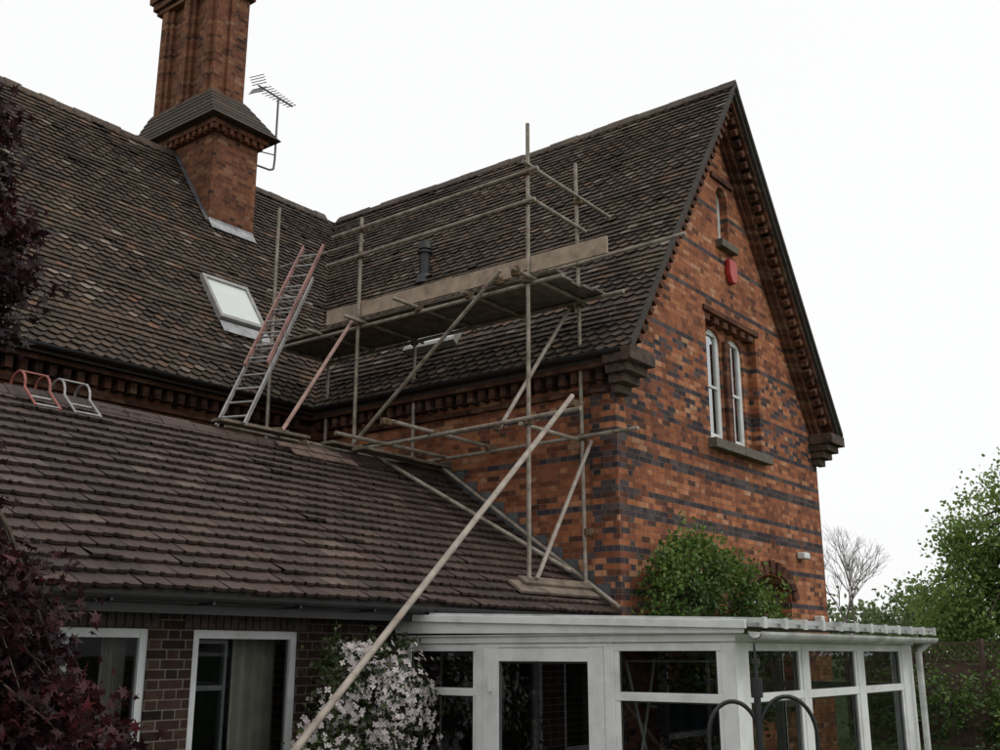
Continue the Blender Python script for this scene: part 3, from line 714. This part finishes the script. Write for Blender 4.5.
for i in range(60):
    p=Vector((rg.uniform(11.6,15.2),rg.uniform(6.3,6.7),0)); p.z=H(1.3-.35*max(0,p.x-13.3)+rg.uniform(-.5,.1)); q=p+Vector((rg.gauss(0,.25),-.1,rg.uniform(.15,.5)))
    for j in range(13): leaf(L,p+(q-p)*j/13+Vector((rg.gauss(0,.035),rg.gauss(0,.035),0)),.07,OVAL,rg,rg.uniform(.55,1))
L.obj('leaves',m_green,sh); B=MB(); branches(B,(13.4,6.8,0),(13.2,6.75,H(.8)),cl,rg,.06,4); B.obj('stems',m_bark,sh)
rg=random.Random(13); cm=empty('flowering_clematis',(7.2,7.1,0)); L=MB(); F=MB()
lob=[((7.0,6.98,H(-.25)),(.42,.22,.36),50),((7.35,6.95,H(-.6)),(.5,.25,.5),55),((6.75,6.95,H(-.85)),(.45,.22,.5),50),((7.2,6.95,H(-1.4)),(.6,.28,.5),40),((7.6,7.0,H(-.4)),(.25,.2,.4),16)]
cl=cloud(L,lob,.055,OVAL,rg,.1,22)
for c,rad,n in lob:
    cen=[]
    for i in range(n):
        d=rdir(rg); cen.append((Vector(c)+Vector((d.x*rad[0],d.y*rad[1]-.02,d.z*rad[2]))*rg.uniform(.8,1.25),d))
    for i in range(n*9):
        p0,d=rg.choice(cen); p=p0+Vector((rg.gauss(0,.05),rg.gauss(0,.03),rg.gauss(0,.05)))
        if p.z>H(.1): continue
        nrm=(d+Vector((-.5,-1.1,.3))+rdir(rg)*.5).normalized(); a=nrm.orthogonal().normalized(); b2=nrm.cross(a); s=rg.uniform(.018,.034); ph=rg.random()*3; tn=rg.random()
        for k in range(4):
            t=ph+k*math.pi/2; e=a*math.cos(t)+b2*math.sin(t); f=nrm.cross(e)
            F.face([p,p+e*s*.6+f*s*.42+nrm*s*.2,p+e*s*1.15+nrm*s*.1,p+e*s*.6-f*s*.42+nrm*s*.2],tn)
L.obj('leaves',m_clem,cm); F.obj('flowers',m_petal,cm); B=MB(); branches(B,(7.2,7.2,0),(7.2,7.15,H(-.1)),cl,rg,.03,4,.003)
L2=MB()
for i in range(18):
    p=Vector((rg.uniform(6.6,7.8),7.1,H(-.1))); pts=[p]
    for k in range(5): pts.append(pts[-1]+Vector((rg.gauss(0,.05),-.02,rg.uniform(.02,.08))))
    B.path(pts,.003,n=4)
    for q in pts:
        for j in range(4): leaf(L2,q+rdir(rg)*.03,.05,OVAL,rg,rg.uniform(.3,.9))
B.obj('stems',m_bark,cm); L2.obj('trailing_leaves',m_clem,cm)
rg=random.Random(14); tr=empty('broadleaf_tree',(42.2,8,0)); L=MB()
cl=cloud(L,[((41.6,8.6,H(3.7)),(2.4,2.4,2.6),130),((40.4,10.5,H(1.5)),(1.6,1.5,1.5),70),((43,7,H(5.0)),(3,2.8,3.0),130),((41.5,8,H(.6)),(3,3,1.6),90),((40.7,9.9,H(3.0)),(1.0,1.0,1.6),34)],.17,OVAL,rg,.36,60,tb_=.52)
L.obj('leaves',m_tree,tr); B=MB(); branches(B,(42.2,8,0),(42.4,7.9,H(5)),cl,rg,.3,4,.02); B.obj('trunk_and_limbs',m_bark,tr)
tr=empty('broadleaf_tree.001',(51,15,0)); L=MB()
cl=cloud(L,[((50,14.2,H(1.4)),(2.2,2.2,1.6),60),((53,16.6,H(.9)),(2.5,2.2,1.5),60)],.24,OVAL,rg,.42,40)
L.obj('leaves',m_dist,tr); B=MB(); branches(B,(51,15,0),(51,15,H(2)),cl,rg,.2,5,.02); B.obj('trunk_and_limbs',m_bark,tr)
bt=empty('bare_tree',(44.6,15.9,0)); B=MB()
def grow(p,d,l,r_,dep):
    q=p+d*l; B.tube(p,q,r_,r_*.7,n=6)
    if dep==0: return
    for i in range(3 if dep>2 else 2+(rg.random()<.6)):
        nd=(d+rdir(rg)*.55+Vector((0,0,.15))).normalized(); grow(q,nd,l*rg.uniform(.62,.85),r_*.62,dep-1)
grow(Vector((44.6,15.9,0)),Vector((0,0,1)),1.8,.08,6); B.obj('trunk_and_twigs',m_twig,bt)
rg=random.Random(15); L=MB(); lob=[]
for i in range(26):
    t=i/25; x=95+ -20*t; y=40-75*t
    lob.append(((x+rg.gauss(0,2),y,2.2+rg.random()*1.5),(4,3.4,2.4+rg.random()*1.2),30))
cloud(L,lob,.6,OVAL,rg,.8,22); L.obj('distant_trees',m_dist)
rg=random.Random(16)
for k,(c,rd,n) in enumerate([((17.0,3.3,.6),(.9,.8,.65),40),((19.6,2.4,.75),(1.0,.9,.8),40),((21.5,4.2,.7),(.9,.9,.8),35),((16.0,2.3,.5),(.7,.7,.55),30)]):
    e=empty('garden_shrub' if k==0 else 'garden_shrub.%03d'%k,(c[0],c[1],0)); L=MB(); cl=cloud(L,[(c,rd,n)],.08,OVAL,rg,.15,44); L.obj('leaves',m_green,e)
    B=MB(); branches(B,(c[0],c[1],0),(c[0],c[1],c[2]+.1),cl,rg,.03,4); B.obj('stems',m_bark,e)
rg=random.Random(17); L=MB(); cloud(L,[((24.3-i*.36,8.4-i*.85,.75+.3*rg.random()),(.6,.5,.8),22) for i in range(12)],.1,OVAL,rg,.16,34); L.obj('hedge',m_green)
fe=empty('wooden_fence',(23,4,0)); m=MB(); p0=Vector((25.4,9.2,0)); p1=Vector((21.0,-1.8,0)); d=(p1-p0); n=int(d.length/.13); u=d.normalized(); w=Vector((-u.y,u.x,0))
for i in range(n):
    p=p0+u*i*.13; m.obox(p,u*.12,w*.018,(0,0,1.68+R.gauss(0,.006)))
for i in range(int(d.length/1.8)+1):
    p=p0+u*i*1.8-w*.09; m.obox(p,u*.09,w*.085,(0,0,2.2))
m.obox(p0+w*.02+Vector((0,0,1.7)),d,w*.03,(0,0,.05)); m.obox(p0+w*.02+Vector((0,0,2.1)),d,w*.03,(0,0,.04))
q=0
while q<d.length-.4:
    a=p0+u*q+Vector((0,0,1.74)); m.obox(a,u*.03,w*.01,u*.36+Vector((0,0,.36))); b3=a+u*.36+w*.012; m.obox(b3,u*.03,w*.01,-u*.36+Vector((0,0,.36))); q+=.18
m.obj('fence_panels',m_fence,fe)

# ================================================================= GROUND
k=NB('lawn_grass'); cc=k.coord(); a=k.noise(cc,.35,5,.6); b4=k.noise(cc,30,4,.7)
k.set(k.mix(.5,k.ramp(a,[(.3,(.035,.06,.018)),(.7,(.075,.11,.03))]),k.ramp(b4,[(.3,(.02,.04,.01)),(.7,(.1,.14,.04))])),.9,0,.2); k.bump(b4,.6,.03)
m=MB(); m.face([(-600,-600,-.004),(900,-600,-.004),(900,900,-.004),(-600,900,-.004)]); m.obj('ground',k.mat)
m=MB(); m.box(-1,7.9,4.9,7.39,-.1,.008); m.box(-1,13.6,2.6,3.76,-.1,.008); m.box(-1,7.9,3.765,4.895,-.1,.008)
m.obj('patio',m_patio)

# ================================================================= SKY / LIGHT
w=bpy.data.worlds.new('World'); scene.world=w; w.use_nodes=True; nt=w.node_tree; nt.nodes.clear()
o=nt.nodes.new('ShaderNodeOutputWorld'); bg=nt.nodes.new('ShaderNodeBackground'); sk=nt.nodes.new('ShaderNodeTexSky'); sk.sky_type='NISHITA'; sk.sun_disc=False
el,rot=math.radians(50),math.radians(160)
sk.sun_elevation=el; sk.sun_rotation=rot; sk.dust_density=4; sk.ozone_density=.6
hs=nt.nodes.new('ShaderNodeHueSaturation'); hs.inputs['Saturation'].default_value=.08; nt.links.new(sk.outputs[0],hs.inputs['Color'])
mx=nt.nodes.new('ShaderNodeMix'); mx.data_type='RGBA'; mx.inputs[0].default_value=.88; mx.inputs[7].default_value=(10.7,10.75,10.8,1); nt.links.new(hs.outputs[0],mx.inputs[6])
nt.links.new(mx.outputs[2],bg.inputs[0]); bg.inputs[1].default_value=.1; nt.links.new(bg.outputs[0],o.inputs[0])
sl=bpy.data.lights.new('sun','SUN'); sl.energy=.75; sl.angle=math.radians(25); sl.color=(1,.97,.93); so=bpy.data.objects.new('sun',sl); scene.collection.objects.link(so)
sd=Vector((math.sin(rot)*math.cos(el),math.cos(rot)*math.cos(el),math.sin(el))); so.rotation_euler=sd.to_track_quat('Z','Y').to_euler()
# ================================================================= CAMERA
cam=bpy.data.cameras.new('camera'); cam.lens=37.8; cam.sensor_width=36; cam.sensor_fit='HORIZONTAL'; cam.clip_end=3000; cam.clip_start=.05
cobj=bpy.data.objects.new('camera',cam); scene.collection.objects.link(cobj); cobj.location=(0,0,C)
th=math.radians(14.85); fd=Vector((.7925*math.cos(th),.6098*math.cos(th),math.sin(th))); cobj.rotation_euler=fd.to_track_quat('-Z','Y').to_euler()
scene.camera=cobj
scene.view_settings.view_transform='Standard'; scene.view_settings.look='None'; scene.view_settings.exposure=0
